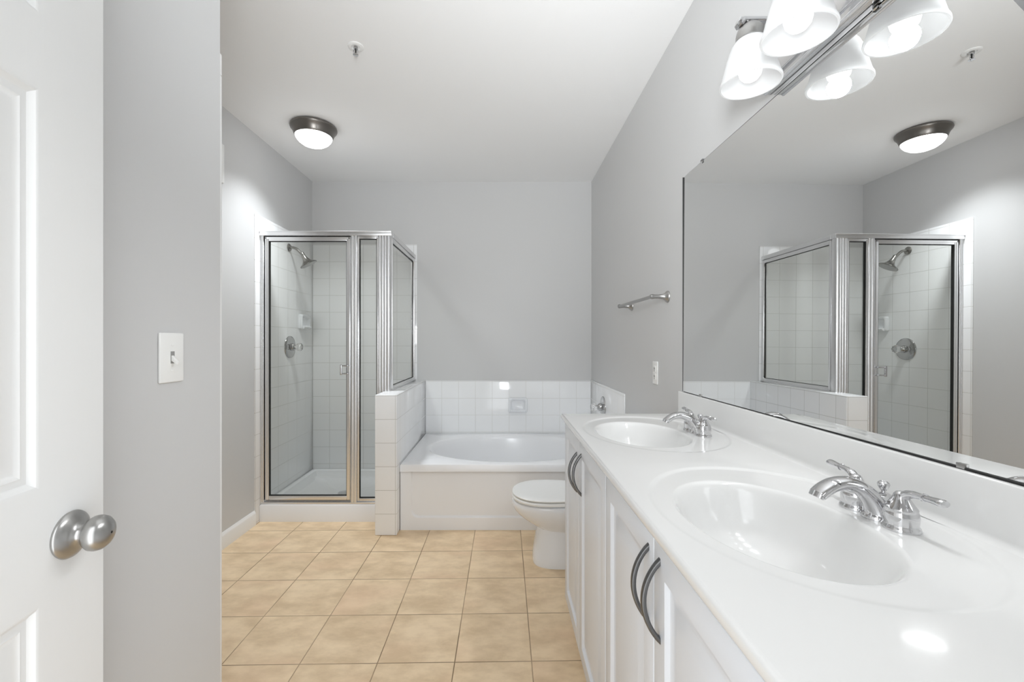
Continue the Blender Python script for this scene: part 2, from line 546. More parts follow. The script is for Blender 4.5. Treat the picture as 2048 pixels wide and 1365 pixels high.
# apron: a sheet with a shallow rounded panel pressed into it
b = new()
nx, nz = 120, 44
AX0, AX1, AZ0, AZ1, AYF = -0.690, 0.811, 0.0, 0.412, 2.963
def apron_depth(x, z):
    qx0, qx1, qz0, qz1, r = AX0 + 0.075, AX1 - 0.075, 0.088, 0.60, 0.05
    dx = max(qx0 + r - x, x - (qx1 - r), 0); dz = max(qz0 + r - z, z - (qz1 - r), 0)
    d = math.hypot(dx, dz) - r
    t = min(max((0.006 - d) / 0.014, 0), 1)
    return 0.010 * t * t * (3 - 2 * t)
xs = sorted(set([AX0 + (AX1 - AX0) * i / nx for i in range(nx + 1)] + [AX0 + 0.06 + 0.003 * i for i in range(22)] + [AX1 - 0.06 - 0.003 * i for i in range(22)]))
zs = sorted(set([AZ1 * i / nz for i in range(nz + 1)] + [0.075 + 0.002 * i for i in range(40)]))
V = [[b.verts.new((x, AYF + apron_depth(x, z), z)) for x in xs] for z in zs]
Bk = [[b.verts.new((x, AYF + 0.03, z)) for x in (AX0, AX1)] for z in (AZ0, AZ1)]
for i in range(len(zs) - 1):
    for j in range(len(xs) - 1):
        b.faces.new((V[i][j], V[i][j + 1], V[i + 1][j + 1], V[i + 1][j]))
obj('apron', b, M['acrylic'], tub, recalc=False)

# tub valve on the right wall (its spout is hidden behind the counter)
def round_valve(name, org, d, plate_r, label, with_lever):
    o = thing(name, org, label, 'shower valve' if not with_lever else 'tub valve')
    b = new()
    lathe(b, ((plate_r, 0.0), (plate_r, 0.003), (plate_r * .97, 0.007), (plate_r * .80, 0.012), (plate_r * .45, 0.016), (plate_r * 0.40, 0.017)), org, d, 56)
    obj('escutcheon', b, M['valve'], o)
    b = new()
    lathe(b, ((0.030, 0.014), (0.030, 0.034), (0.026, 0.040), (0.020, 0.044), (0.016, 0.052)), org, d, 36)
    st = obj('stem', b, M['valve'], o)
    b = new()
    n = 48
    a, u, v = frame_of(d)
    loops = []
    for r, t in ((0.014, 0.050), (0.022, 0.054), (0.028, 0.062), (0.030, 0.075), (0.029, 0.090), (0.025, 0.098), (0.015, 0.102), (0.001, 0.103)):
        loops.append([Vector(org) + a * t + (u * math.cos(2 * PI * i / n) + v * math.sin(2 * PI * i / n)) * (r * (1 + 0.07 * math.cos(8 * 2 * PI * i / n))) for i in range(n)])
    rings(b, loops)
    obj('knob', b, M['clear'], o)['label'] = 'clear fluted knob'
    return o
round_valve('tub_valve', (RIGHT - 0.008, 3.485, 0.757), (-1, 0, 0), 0.086,
            'round chrome tub valve with clear knob on the tiled right wall', True)
round_valve('shower_valve', (LEFT + 0.008, 3.544, 1.237), (1, 0, 0), 0.0905,
            'round chrome shower valve with clear knob below the shower head', False)

# ------------------------------------------------------------------ soap dishes
def soap_dish(name, o, eu, nrm, w_, h_, label):
    """ceramic dish: o = lower left corner on the wall, eu along the wall, nrm out of the wall"""
    t = thing(name, o, label, 'soap dish')
    eu, nn, ez = Vector(eu), Vector(nrm), Vector((0, 0, 1))
    o = Vector(o)
    b = new()
    def rr(ins, dep, r, zlo=0.0):
        L = []
        for cx, cz, a0 in ((w_ - ins - r, h_ - ins - r, 0), (ins + r, h_ - ins - r, 90), (ins + r, ins + r + zlo, 180), (w_ - ins - r, ins + r + zlo, 270)):
            for k in range(6):
                a = math.radians(a0 + 18 * k)
                L.append(o + eu * (cx + r * math.cos(a)) + ez * (cz + r * math.sin(a)) + nn * dep)
        return L
    rings(b, [rr(0, 0, .014), rr(0, .020, .014), rr(.003, .027, .016), rr(.009, .030, .018), rr(.016, .028, .018), rr(.022, .020, .018), rr(.028, .010, .018), rr(.042, .006, .012)], True, True)
    obj('back_plate', b, M['porcelain'], t)
    b = new()
    loops = []
    for x_, d_, z0, z1 in ((0.012, 0.028, 0.004, 0.026), (0.016, 0.044, 0.006, 0.030), (0.03, 0.054, 0.008, 0.028), (w_ / 2, 0.058, 0.009, 0.026),
                           (w_ - 0.03, 0.054, 0.008, 0.028), (w_ - 0.016, 0.044, 0.006, 0.030), (w_ - 0.012, 0.028, 0.004, 0.026)):
        P = lambda dd, zz: o + eu * x_ + nn * dd + ez * zz
        loops.append([P(0.006, z0), P(d_ - 0.008, z0), P(d_, z0 + 0.010), P(d_, z1 - 0.004), P(d_ - 0.004, z1), P(d_ - 0.010, z1 - 0.002), P(0.010, z0 + 0.012), P(0.006, z0 + 0.012)])
    rings(b, loops)
    obj('tray', b, M['porcelain'], t)
    return t
soap_dish('soap_dish', (0.062, BACK - 0.008, 0.635), (1, 0, 0), (0, -1, 0), 0.170, 0.135, 'white ceramic soap dish on the tiled wall behind the tub')
soap_dish('soap_dish', (LEFT + 0.008, 3.700, 1.385), (0, 1, 0), (1, 0, 0), 0.165, 0.130, 'white ceramic soap dish in the shower corner, seen through the glass door')

# ------------------------------------------------------------------ shower: base, head, enclosure
base = thing('shower_tray', (-1.28, 3.5, 0), 'low white shower tray with a curb under the glass door', 'shower tray')
b = new()
x0, x1, y0, y1 = LEFT + 0.010, -0.841, 3.098, BACK - 0.009
A = angles_for(-1.28, 3.55, x0, x1, y0, y1, 96)
def rl(dx, z):
    return [Vector((*ray_rect(-1.28, 3.55, a, x0 + dx, x1 - dx, y0 + dx, y1 - dx), z)) for a in A]
def rl2(dx, dy, z):
    return [Vector((*ray_rect(-1.28, 3.55, a, x0 + dx, x1 - dx, y0 + dy, y1 - dx), z)) for a in A]
rings(b, [rl(0, 0), rl(0, 0.112), rl(0.004, 0.120), rl(0.012, 0.1236), rl2(0.035, 0.095, 0.1236), rl2(0.045, 0.105, 0.118), rl2(0.055, 0.115, 0.075), rl2(0.075, 0.135, 0.058), rl2(0.40, 0.40, 0.045)], True, True)
obj('pan', b, M['acrylic'], base)
b = new(); lathe(b, ((0.055, 0.0455), (0.055, 0.049), (0.048, 0.051), (0.01, 0.051)), (-1.28, 3.56, 0), n=32); obj('drain', b, M['chrome'], base)

sh = thing('overhead_shower', (LEFT + 0.008, 3.53, 2.043), 'dark nickel shower head on a bent arm above the shower valve', 'shower head')
o = Vector((LEFT + 0.008, 3.53, 2.043))
b = new(); lathe(b, ((0.032, 0), (0.032, 0.004), (0.026, 0.010), (0.012, 0.013)), o, (1, 0, 0), 36); obj('flange', b, M['dnickel'], sh)
b = new()
P_ = smooth_path([(0.0, 0.0), (0.035, -0.001), (0.062, -0.012), (0.090, -0.038), (0.112, -0.058)], 5)
tube(b, [o + Vector((p[0], 0, p[1])) for p in P_], 0.0105, 16)
obj('arm', b, M['dnickel'], sh)
b = new()
hd = Vector((0.47, 0.16, -0.875)).normalized()
top = o + Vector((0.108, 0, -0.050))
lathe(b, ((0.012, -0.012), (0.0155, -0.006), (0.0155, 0.010), (0.0165, 0.022), (0.0195, 0.038), (0.0245, 0.052), (0.033, 0.066), (0.047, 0.080), (0.066, 0.091), (0.070, 0.094), (0.069, 0.098)), top, hd, 48)
he = obj('head', b, M['dnickel'], sh)
b = new(); lathe(b, ((0.064, 0.0975), (0.060, 0.101), (0.02, 0.103), (0.001, 0.103)), top, hd, 48); obj('spray_face', b, M['nickel'], he)

# enclosure
EYF, EYB = 3.105, 3.150                   # front and back of the front frame
ZT, ZB = 2.070, 0.1236
enc = thing('shower_enclosure', (-1.28, 3.13, ZB), 'silver framed glass shower enclosure with door in the back left corner', 'shower enclosure')
XW = LEFT + 0.008
def fluted(b, x0, x1, y0, y1, z0, z1, nrib=2):
    """vertical extrusion with rounded ribs on its front face"""
    box(b, x0, x1, y0 + 0.004, y1, z0, z1, 0.0015, 1)
    wd = (x1 - x0) / nrib
    for i in range(nrib):
        c = x0 + wd * (i + 0.5)
        tb = [(c + 0.42 * wd * math.cos(a), y0 + 0.0045 - 0.0045 * math.sin(a)) for a in [PI * k / 8 for k in range(9)]]
        prism(b, tb, 'z', z0, z1)
b = new()
box(b, XW, -0.784, EYF - 0.008, EYB, ZT - 0.034, ZT, 0.004)
box(b, XW, -0.786, EYF - 0.012, EYF, ZT - 0.008, ZT - 0.001, 0.003)
obj('header_rail', b, M['alu'], enc)
b = new(); fluted(b, XW, -1.697, EYF, EYB, ZB + 0.012, ZT - 0.034, 2); obj('wall_jamb', b, M['alu'], enc)
b = new(); fluted(b, -1.078, -1.033, EYF, EYB, ZB + 0.012, ZT - 0.034, 2); obj('strike_jamb', b, M['alu'], enc)
b = new()
box(b, XW, -0.842, EYF, EYB, ZB, ZB + 0.014, 0.002)
box(b, XW, -0.842, EYF + 0.018, EYB, ZB + 0.014, ZB + 0.022, 0.002)
obj('sill_track', b, M['alu'], enc)
def glazed(name, fx0, fx1, fz0, fz1, fw, fwb, y0, y1, zb=None):
    b = new()
    box(b, fx0, fx0 + fw, y0, y1, fz0, fz1, 0.003)
    box(b, fx1 - fw, fx1, y0, y1, fz0, fz1, 0.003)
    box(b, fx0 + fw, fx1 - fw, y0, y1, fz1 - fwb, fz1, 0.003)
    box(b, fx0 + fw, fx1 - fw, y0, y1, fz0, fz0 + fwb, 0.003)
    box(b, fx0 + .003, fx0 + fw * .55, y0 - 0.003, y0 + .004, fz0 + .003, fz1 - .003, 0.0025)
    box(b, fx1 - fw * .55, fx1 - .003, y0 - 0.003, y0 + .004, fz0 + .003, fz1 - .003, 0.0025)
    box(b, fx0 + .003, fx1 - .003, y0 - 0.003, y0 + .004, fz1 - fwb * .55, fz1 - .003, 0.0025)
    o = obj(name, b, M['alu'], enc)
    ym = (y0 + y1) / 2
    gx0, gx1, gz0, gz1 = fx0 + fw, fx1 - fw, fz0 + fwb, fz1 - fwb
    b = new(); box(b, gx0 - 0.003, gx1 + 0.003, ym - 0.0025, ym + 0.0025, gz0 - 0.003, gz1 + 0.003); obj('glass_pane', b, M['glass'], o)
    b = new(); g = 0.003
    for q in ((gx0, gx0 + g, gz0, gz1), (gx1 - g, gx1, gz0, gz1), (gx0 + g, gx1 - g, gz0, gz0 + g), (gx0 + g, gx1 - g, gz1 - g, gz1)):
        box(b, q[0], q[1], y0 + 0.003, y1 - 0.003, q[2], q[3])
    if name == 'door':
        box(b, fx0 - .004, fx1 + .002, y0 + .006, y1 - .006, fz1, fz1 + .006)  # black strip standing in for the shadow gap under the header
        box(b, fx0 - .006, fx0, y0 + .010, y1 - .004, fz0, fz1)  # black strip standing in for the shaded gap beside the wall jamb
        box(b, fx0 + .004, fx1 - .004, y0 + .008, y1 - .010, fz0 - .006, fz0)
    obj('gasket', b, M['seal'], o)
    return o
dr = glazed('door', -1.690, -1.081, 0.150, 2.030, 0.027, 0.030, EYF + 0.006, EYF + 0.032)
# pull handle on the shower door: two chrome posts and a bar
b = new()
hx, hz = -1.098, 1.083
for dz in (-0.028, 0.028):
    box(b, hx - 0.040, hx + 0.012, EYF - 0.030, EYF - 0.021, hz + dz - 0.005, hz + dz + 0.005, 0.002)
    box(b, hx + 0.000, hx + 0.012, EYF - 0.022, EYF + 0.008, hz + dz - 0.005, hz + dz + 0.005, 0.002)
box(b, hx - 0.044, hx - 0.032, EYF - 0.034, EYF - 0.019, hz - 0.038, hz + 0.038, 0.003)
obj('handle', b, M['chrome'], dr)
glazed('fixed_panel', -1.033, -0.878, ZB + 0.020, 2.036, 0.016, 0.020, EYF + 0.006, EYF + 0.032)
PZ = 0.9305
b = new()
fluted(b, -0.882, -0.842, EYF, EYB, ZB + 0.012, ZT - 0.034, 2)
fluted(b, -0.842, -0.800, EYF - 0.004, EYB, PZ, ZT - 0.034, 2)
prism(b, [(-0.800 + 0.010 * math.cos(a), 3.127 + 0.026 * math.sin(a)) for a in [-PI / 2 + PI * k / 10 for k in range(11)]], 'z', PZ, ZT - 0.034)
obj('corner_post', b, M['alu'], enc)
# side panel standing on the half wall, running to the back wall
SX0, SX1 = -0.822, -0.790
b = new(); box(b, SX0 - 0.004, SX1 + 0.006, EYB + 0.0005, BACK - 0.010, ZT - 0.034, ZT, 0.002); obj('side_header_rail', b, M['alu'], enc)
b = new()
sy0, sy1, sz0, sz1, fw = EYB + 0.004, BACK - 0.010, PZ, ZT - 0.036, 0.030
box(b, SX0, SX1, sy0, sy0 + fw * .5, sz0, sz1, 0.003)
box(b, SX0, SX1, sy1 - fw, sy1, sz0, sz1, 0.003)
box(b, SX0, SX1, sy0 + fw * .5, sy1 - fw, sz0, sz0 + fw, 0.003)
box(b, SX0, SX1, sy0 + fw * .5, sy1 - fw, sz1 - fw, sz1, 0.003)
box(b, SX1 - 0.004, SX1 + 0.004, sy0, sy1, sz0, sz0 + 0.012, 0.002)
sp = obj('side_panel', b, M['alu'], enc)
b = new(); box(b, -0.8085, -0.8035, sy0 + fw * .5 - .003, sy1 - fw + .003, sz0 + fw - .003, sz1 - fw + .003); obj('glass_pane', b, M['glass'], sp)
b = new(); g = 0.003
for q in ((sy0 + fw * .5, sy0 + fw * .5 + g, sz0 + fw, sz1 - fw), (sy1 - fw - g, sy1 - fw, sz0 + fw, sz1 - fw), (sy0 + fw * .5, sy1 - fw, sz0 + fw, sz0 + fw + g), (sy0 + fw * .5, sy1 - fw, sz1 - fw - g, sz1 - fw)):
    box(b, -0.8115, -0.8005, q[0], q[1], q[2], q[3])
obj('gasket', b, M['seal'], sp)

# ------------------------------------------------------------------ toilet
DC = 2.57
toi = thing('toilet', (0.45, DC, 0), 'white toilet with its lid down between the vanity and the tub', 'toilet')
def egg(xf, xb, hw, z, n=48, pw=2.25, split=0.42):
    """egg outline: rounded front at xf, squarer back at xb"""
    L = []
    xm = xf + (xb - xf) * split
    for i in range(n):
        a = 2 * PI * i / n
        c, s = math.cos(a), math.sin(a)
        e = 2 / pw
        cc = math.copysign(abs(c) ** e, c); ss = math.copysign(abs(s) ** e, s)
        L.append(Vector((xm + cc * ((xb - xm) if c > 0 else (xm - xf)), DC + ss * hw, z)))
    return L
b = new()
Z_ = [(0.000, .182, .640, .118), (0.012, .180, .640, .119), (0.05, .183, .64, .117), (0.12, .193, .64, .110), (0.185, .206, .64, .104), (0.212, .212, .64, .103)]
rings(b, [egg(f_, bk, hw, z, pw=2.8, split=.35) for z, f_, bk, hw in Z_], True, True)
obj('pedestal', b, M['porcelain'], toi)
b = new()
Z_ = [(0.205, .205, .64, .112), (0.216, .190, .64, .122), (0.232, .165, .645, .133), (0.258, .125, .65, .150), (0.285, .093, .66, .166), (0.310, .072, .66, .177), (0.335, .061, .66, .184),
      (0.354, .059, .66, .186), (0.362, .062, .66, .184), (0.366, .070, .655, .178)]
rings(b, [egg(f_, bk, hw, z, pw=2.3) for z, f_, bk, hw in Z_], True, True)
obj('bowl', b, M['porcelain'], toi)
b = new()
rings(b, [egg(.070, .545, .178, .3725), egg(.062, .55, .185, .3755), egg(.060, .55, .187, .384), egg(.064, .548, .184, .391), egg(.072, .54, .178, .3925)], True, True)
obj('seat', b, M['plastic'], toi)
b = new()
rings(b, [egg(.070, .548, .178, .3975), egg(.063, .55, .185, .400), egg(.062, .55, .186, .405), egg(.070, .547, .181, .411), egg(.10, .53, .16, .417), egg(.17, .49, .11, .421), egg(.26, .40, .04, .4225)], True, True)
ld = obj('lid', b, M['plastic'], toi)
for s in (-1, 1):
    b = new(); lathe(b, ((0.013, -0.02), (0.013, 0.02)), (0.556, DC + s * 0.075, 0.400), (0, 1, 0), 20)
    obj('hinge', b, M['plastic'], toi)
b = new(); box(b, .615, .806, DC - .215, DC + .215, .368, .735, .022, 4); tk = obj('tank', b, M['porcelain'], toi)
b = new(); box(b, .605, .808, DC - .225, DC + .225, .737, .772, .010, 3); obj('tank_lid', b, M['porcelain'], tk)
b = new(); box(b, .585, .613, DC - .185, DC - .115, .665, .682, .005, 2); lathe(b, ((0.011, 0), (0.011, 0.012)), (.613, DC - .13, .6735), (-1, 0, 0), 20); obj('flush_lever', b, M['chrome'], tk)

# ------------------------------------------------------------------ vanity cabinet
VY0, VY1 = 0.02, 1.960
FX = 0.284                                  # front plane of the doors
van = thing('vanity_cabinet', (0.56, 1.0, 0), 'long white vanity cabinet with raised panel doors under the double sink counter', 'cabinet')
b = new()
box(b, FX + 0.021, FX + 0.040, VY0, VY1, 0.115, 0.936)
box(b, FX + 0.040, RIGHT - 0.001, VY1 - 0.018, VY1, 0.115, 0.936)
box(b, FX + 0.040, RIGHT - 0.001, VY0, VY0 + 0.018, 0.115, 0.936)
box(b, FX + 0.040, RIGHT - 0.001, VY0 + 0.018, VY1 - 0.018, 0.115, 0.133)
obj('carcass', b, M['cab'], van)
b = new(); box(b, FX + 0.095, RIGHT - 0.02, VY0, VY1 - 0.003, 0.0, 0.115); obj('toe_kick', b, M['cab'], van)
DOORS = ((1.957, 1.6055, 1.652, 0.789), (1.6025, 1.197, 1.560, 0.806), (1.193, 0.8175, 0.845, 0.817), (0.8145, 0.440, 0.785, 0.818))
def cab_door(ya, yb, hy, hz):
    z0, z1 = 0.139, 0.918
    b = new()
    wd, hg = ya - yb, z1 - z0
    # slab sides and back
    v = [b.verts.new(p) for p in ((FX + .003, ya, z0), (FX + .003, yb, z0), (FX + .003, yb, z1), (FX + .003, ya, z1),
                                  (FX + .020, ya, z0), (FX + .020, yb, z0), (FX + .020, yb, z1), (FX + .020, ya, z1))]
    for f in ((4, 7, 6, 5), (0, 4, 5, 1), (1, 5, 6, 2), (2, 6, 7, 3), (3, 7, 4, 0)):
        b.faces.new([v[i] for i in f])
    panel_loops(b, (FX, ya, z0), (0, -1, 0), (0, 0, 1), wd, hg, (1, 0, 0),
                ((0, .003), (.0012, .0008), (.003, 0), (.053, 0), (.056, .0025), (.060, .0075), (.064, .0092), (.074, .0092), (.078, .0080), (.098, .0022), (.102, .0014)))
    bmesh.ops.remove_doubles(b, verts=b.verts[:], dist=0.0002)
    d = obj('door', b, M['cab'], van, sharp=25)
    # crescent pull
    b = new()
    n = 20
    out, inn = [], []
    for i in range(n + 1):
        t = -1 + 2 * i / n
        out.append((FX - 0.034 * (1 - t * t) ** 0.9 if abs(t) < 1 else FX, hz + 0.0775 * t))
        inn.append((FX - 0.0245 * (1 - t * t) ** 0.9 if abs(t) < 1 else FX, hz + 0.0640 * t))
    poly = out + list(reversed(inn))
    hw = 0.0058
    def lp(y, k):
        L = []
        m = len(poly)
        for i, (x, z) in enumerate(poly):
            j = i if i <= n else 2 * n + 1 - i
            cxm = (out[j][0] + inn[j][0]) / 2; czm = (out[j][1] + inn[j][1]) / 2
            L.append(Vector((cxm + (x - cxm) * k, y, czm + (z - czm) * k)))
        return L
    S_ = [(-hw, .45), (-hw * .93, .70), (-hw * .7, .90), (-hw * .3, 1.0), (hw * .3, 1.0), (hw * .7, .90), (hw * .93, .70), (hw, .45)]
    rings(b, [lp(hy + y, k) for y, k in S_])
    obj('handle', b, M['pewter'], d, sharp=60)['label'] = 'curved pewter bow handle'
for q in DOORS:
    cab_door(*q)
b = new(); box(b, FX, FX + .020, VY0, 0.437, 0.139, 0.918, .002); obj('filler_panel', b, M['cab'], van)

# ------------------------------------------------------------------ countertop with two basins
CT, CTH = 0.958, 0.021
KX0, KX1, KY0, KY1 = 0.2668, 0.8186, 0.003, 1.973
cnt = thing('vanity_countertop', (0.54, 1.0, CT), 'glossy white vanity countertop with two oval sinks and a low backsplash', 'countertop')
SINKS = ((1.570, 1.590), (0.812, 0.832))
BX, BRX, BRY = 0.500, 0.157, 0.222
OXC, ORX, ORY = 0.545, 0.243, 0.305
YM = 1.212
def smooth(t):
    t = min(max(t, 0), 1); return t * t * (3 - 2 * t)
b = new()
def ring_dep(x, y, by):
    a = math.atan2(y - by, x - BX)
    return 0.18 + 0.82 * smooth((math.cos(a - PI / 4) + 1) / 2 * 1.15)
def sink_patch(by, oy, ya, yb):
    A = angles_for(BX, by, KX0 + .008, 0.800, ya, yb, 144)
    R = [ray_rect(BX, by, a, KX0 + .008, 0.800, ya, yb) for a in A]
    O = [ray_ell(BX, by, a, OXC, oy, ORX, ORY) for a in A]
    I = [ray_ell(BX, by, a, BX, by, BRX * 1.035, BRY * 1.035) for a in A]
    def lerp(P, Q, t, z):
        L = [Vector((p[0] + (q[0] - p[0]) * t, p[1] + (q[1] - p[1]) * t, z)) for p, q in zip(P, Q)]
        if z < CT:
            for v in L: v.z = CT - (CT - z) * ring_dep(v.x, v.y, by)
        return L
    loops = [lerp(R, O, 0, CT), lerp(R, O, .3, CT)]
    for k, dz in ((1.02, 0), (1.01, .0004), (1.0, .0013), (.99, .0026), (.98, .0037), (.97, .0043), (.955, .0045)):
        Q = [ray_ell(BX, by, a, OXC, oy, ORX * k, ORY * k) for a in A]
        Q = [(q[0], q[1]) for q in Q]
        if k > 1:                                     # never past the rectangle
            Q = [(min(max(q[0], KX0 + .012), .799), q[1]) for q in Q]
        loops.append([Vector((q[0], q[1], CT - dz * ring_dep(q[0], q[1], by))) for q in Q])
    Q93 = [ray_ell(BX, by, a, OXC, oy, ORX * .955, ORY * .955) for a in A]
    loops.append(lerp(Q93, I, .5, CT - .0045))
    loops.append(lerp(Q93, I, 1.0, CT - .0045))
    rings(b, loops, False, False)
sink_patch(*SINKS[0], YM, KY1 - .008)
sink_patch(*SINKS[1], 0.40, YM)
# plain stretch towards the camera, rolled front and far edges, underside
vv = [b.verts.new(p) for p in ((KX0 + .008, KY0, CT), (.80, KY0, CT), (.80, .40, CT), (KX0 + .008, .40, CT))]
b.faces.new(vv)
arc = [(0.008 - 0.008 * math.sin(a), 0.008 - 0.008 * math.cos(a)) for a in [PI / 2 * k / 6 for k in range(7)]]   # (inset, drop)
path = [(d, dz) for d, dz in arc] + [(0.0, CTH - .004), (.002, CTH - .001), (.004, CTH)]
def edge_loop(d, dz):
    return [Vector((KX0 + d, KY0, CT - dz)), Vector((KX0 + d, KY1 - d, CT - dz)), Vector((.8186, KY1 - d, CT - dz))]
rings(b, [edge_loop(d, dz) for d, dz in path], False, False, closed=False)
for q in ((KX0 + .004, KX0 + .06, KY0, KY1 - .004), (KX0 + .06, .8186, KY1 - .10, KY1 - .004), (KX0 + .06, .8186, KY0, KY0 + .40)):
    b.faces.new([b.verts.new(p) for p in ((q[0], q[2], CT - CTH), (q[0], q[3], CT - CTH), (q[1], q[3], CT - CTH), (q[1], q[2], CT - CTH))])
bmesh.ops.remove_doubles(b, verts=b.verts[:], dist=0.0001)
for f in b.faces:
    pass
slab = obj('counter_slab', b, M['marble'], cnt)
def basin(by):
    b = new()
    A = [2 * PI * i / 128 for i in range(128)]
    loops = []
    for k, z in ((1.0352, .0045), (1.025, .0045), (1.012, .0050), (.998, .0063), (.983, .0090), (.968, .0130), (.952, .019), (.93, .029), (.905, .042), (.87, .060), (.80, .088), (.68, .112), (.52, .128), (.32, .137), (.13, .140)):
        L = []
        for a in A:
            x, y = BX + 0.012 * (1 - min(k, 1)) + BRX * k * math.cos(a), by + BRY * k * math.sin(a)
            fade = smooth((k - .80) / .15)
            L.append(Vector((x, y, CT - z + .0045 * fade * (1 - ring_dep(x, y, by)))))
        loops.append(L)
    rings(b, loops, False, True)
    bmesh.ops.recalc_face_normals(b, faces=b.faces[:])
    o = obj('basin', b, M['marble'], cnt)
    b = new(); lathe(b, ((0.022, 0), (0.022, 0.003), (0.018, 0.004), (0.016, 0.001), (0.014, 0.004), (0.001, 0.006)), (BX + .0105, by, CT - .1395), n=32)
    obj('drain', b, M['chrome'], o)
for by, oy in SINKS:
    basin(by)
b = new()
BSX = 0.7985
P2 = [(BSX - .012 + .012 * math.sin(a), CT + .012 - .012 * math.cos(a)) for a in [PI / 2 * k / 6 for k in range(7)]]
P2 += [(BSX, 1.0565), (BSX + .0008, 1.0583), (BSX + .0025, 1.059), (.8186, 1.059), (.8186, CT)]
prism(b, P2, 'y', KY0, KY1)
obj('backsplash', b, M['marble'], cnt)

# ------------------------------------------------------------------ faucets
def faucet(loc, label):
    X0, Y0, Z0 = loc
    f = thing('faucet', loc, label, 'faucet', 'two handled chrome faucets on the vanity counter')
    o = Vector(loc)
    def W(u, v, z): return o + Vector((-u, v, z))
    # spout
    b = new()
    pts = [(0.000, 0.000, .0265, .0215), (0.000, .010, .0240, .0200), (.006, .026, .0205, .0180), (.018, .043, .0185, .0160), (.036, .0575, .0178, .0140), (.058, .0650, .0180, .0125),
           (.080, .0635, .0190, .0115), (.099, .0545, .0196, .0108), (.112, .044, .0194, .0100)]
    sp_ = smooth_path(pts, 5)
    tube(b, [W(p[0], 0, p[1]) for p in sp_], [p[2] for p in sp_], 24, (0, 1, 0), [p[3] for p in sp_])
    # body behind the spout, up to the lift knob
    def oval(u, hu, hv, z, n=28): return [W(u + hu * math.cos(2 * PI * i / n), hv * math.sin(2 * PI * i / n), z) for i in range(n)]
    rings(b, [oval(-.006, .032, .0270, 0), oval(-.006, .032, .0270, .004), oval(-.006, .0305, .0255, .008), oval(-.006, .027, .0225, .011), oval(-.004, .026, .020, .022),
              oval(-.002, .026, .0175, .036), oval(.001, .026, .0155, .044), oval(.004, .023, .013, .0475), oval(.008, .016, .009, .0490)], True, True)
    sp = obj('spout', b, M['chrome'], f, sharp=50)
    b = new()
    tip = W(.1125, 0, .0455); dn = Vector((-0.42, 0, -0.91)).normalized()
    a_, u_, v_ = frame_of(dn)
    vy = Vector((0, 1, 0)); vx = dn.cross(vy).normalized()
    rings(b, [[tip + dn * t + vy * (.0165 * k * math.cos(2 * PI * i / 28)) + vx * (.0095 * k * math.sin(2 * PI * i / 28)) for i in range(28)] for k, t in ((1, -.004), (1, .006), (.9, .007), (.8, .004))])
    obj('aerator', b, M['chrome'], sp)
    b = new()
    lathe(b, ((.0035, .044), (.0035, .051), (.0052, .0525), (.0085, .059), (.0098, .063), (.0088, .0665), (.006, .0685), (.0045, .0672), (.001, .0685)), W(-.012, 0, 0), n=28)
    obj('lift_knob', b, M['chrome'], f)
    for s in (-1, 1):
        b = new()
        lathe(b, ((.0275, 0), (.0278, .003), (.0265, .0065), (.0245, .009), (.0243, .011), (.0252, .016), (.0256, .024), (.0248, .031), (.0232, .0355), (.0238, .037), (.0230, .039), (.0195, .044),
                  (.0150, .051), (.0118, .057), (.0100, .062), (.0070, .066), (.0010, .0675)), W(0, s * .049, 0), n=40)
        h = obj('handle', b, M['chrome'], f, sharp=50)
        b = new()
        pts = [(.000, .050, .0085, .0085), (.004, .0585, .0095, .0090), (.013, .0655, .0088, .0075), (.024, .0685, .0074, .0062), (.036, .0692, .0064, .0054), (.040, .0694, .0066, .0056), (.0405, .0694, .0082, .0070),
               (.0435, .0695, .0082, .0070), (.044, .0695, .0064, .0054), (.056, .0700, .0072, .0058), (.068, .0705, .0088, .0066), (.0735, .0707, .0092, .0068), (.0765, .0708, .0078, .0056), (.0775, .0708, .003, .002)]
        q = [(p[0] * 0.97, p[1], p[2], p[3]) for p in pts]
        tube(b, [W(-.0015 - .02 * p[0], s * (.049 + p[0]), p[1]) for p in q], [p[2] for p in q], 20, (1, 0, 0), [p[3] for p in q])
        obj('lever', b, M['chrome'], h, sharp=50)
    return f
f1 = faucet((0.706, 0.820, CT - .0045), 'chrome two handled faucet at the nearer sink, in the front of the counter')
dup(f1, (0.704, 1.572, CT - .0045), 'chrome two handled faucet at the farther sink, next to the toilet end')

# ------------------------------------------------------------------ mirror
mi = thing('wall_mirror', (RIGHT, 1.2, 1.064), 'large frameless wall mirror above the vanity backsplash', 'mirror')
MY0, MY1, MZ0, MZ1 = 0.42, 1.9455, 1.0625, 2.0156
TH, PH, MX = math.radians(-0.40), math.radians(0.20), 0.809
def mx(y, z): return MX + (TH * (y - 1.95) + PH * (z - 1.5))
b = new()
fr = [b.verts.new((mx(y, z), y, z)) for y, z in ((MY1, MZ0), (MY0, MZ0), (MY0, MZ1), (MY1, MZ1))]
bk = [b.verts.new((RIGHT - .0005, y, z)) for y, z in ((MY1, MZ0), (MY0, MZ0), (MY0, MZ1), (MY1, MZ1))]
b.faces.new(fr)
for i in range(4):
    b.faces.new((fr[i], bk[i], bk[(i + 1) % 4], fr[(i + 1) % 4])).material_index = 1
b.faces.new(list(reversed(bk))).material_index = 1
obj('mirror_glass', b, [M['mirror'], M['seal']], mi)
b = new()
box(b, mx(1.2, MZ0) - .001, RIGHT, MY0, MY1, 1.0595, MZ0 + .0004)
obj('edge_strip', b, M['seal'], mi)
b = new()
box(b, mx(MY1, 1.5) - .0022, RIGHT, MY1 - .0022, MY1 + .0006, MZ0, MZ1)
obj('edge_strip', b, M['seal'], mi)
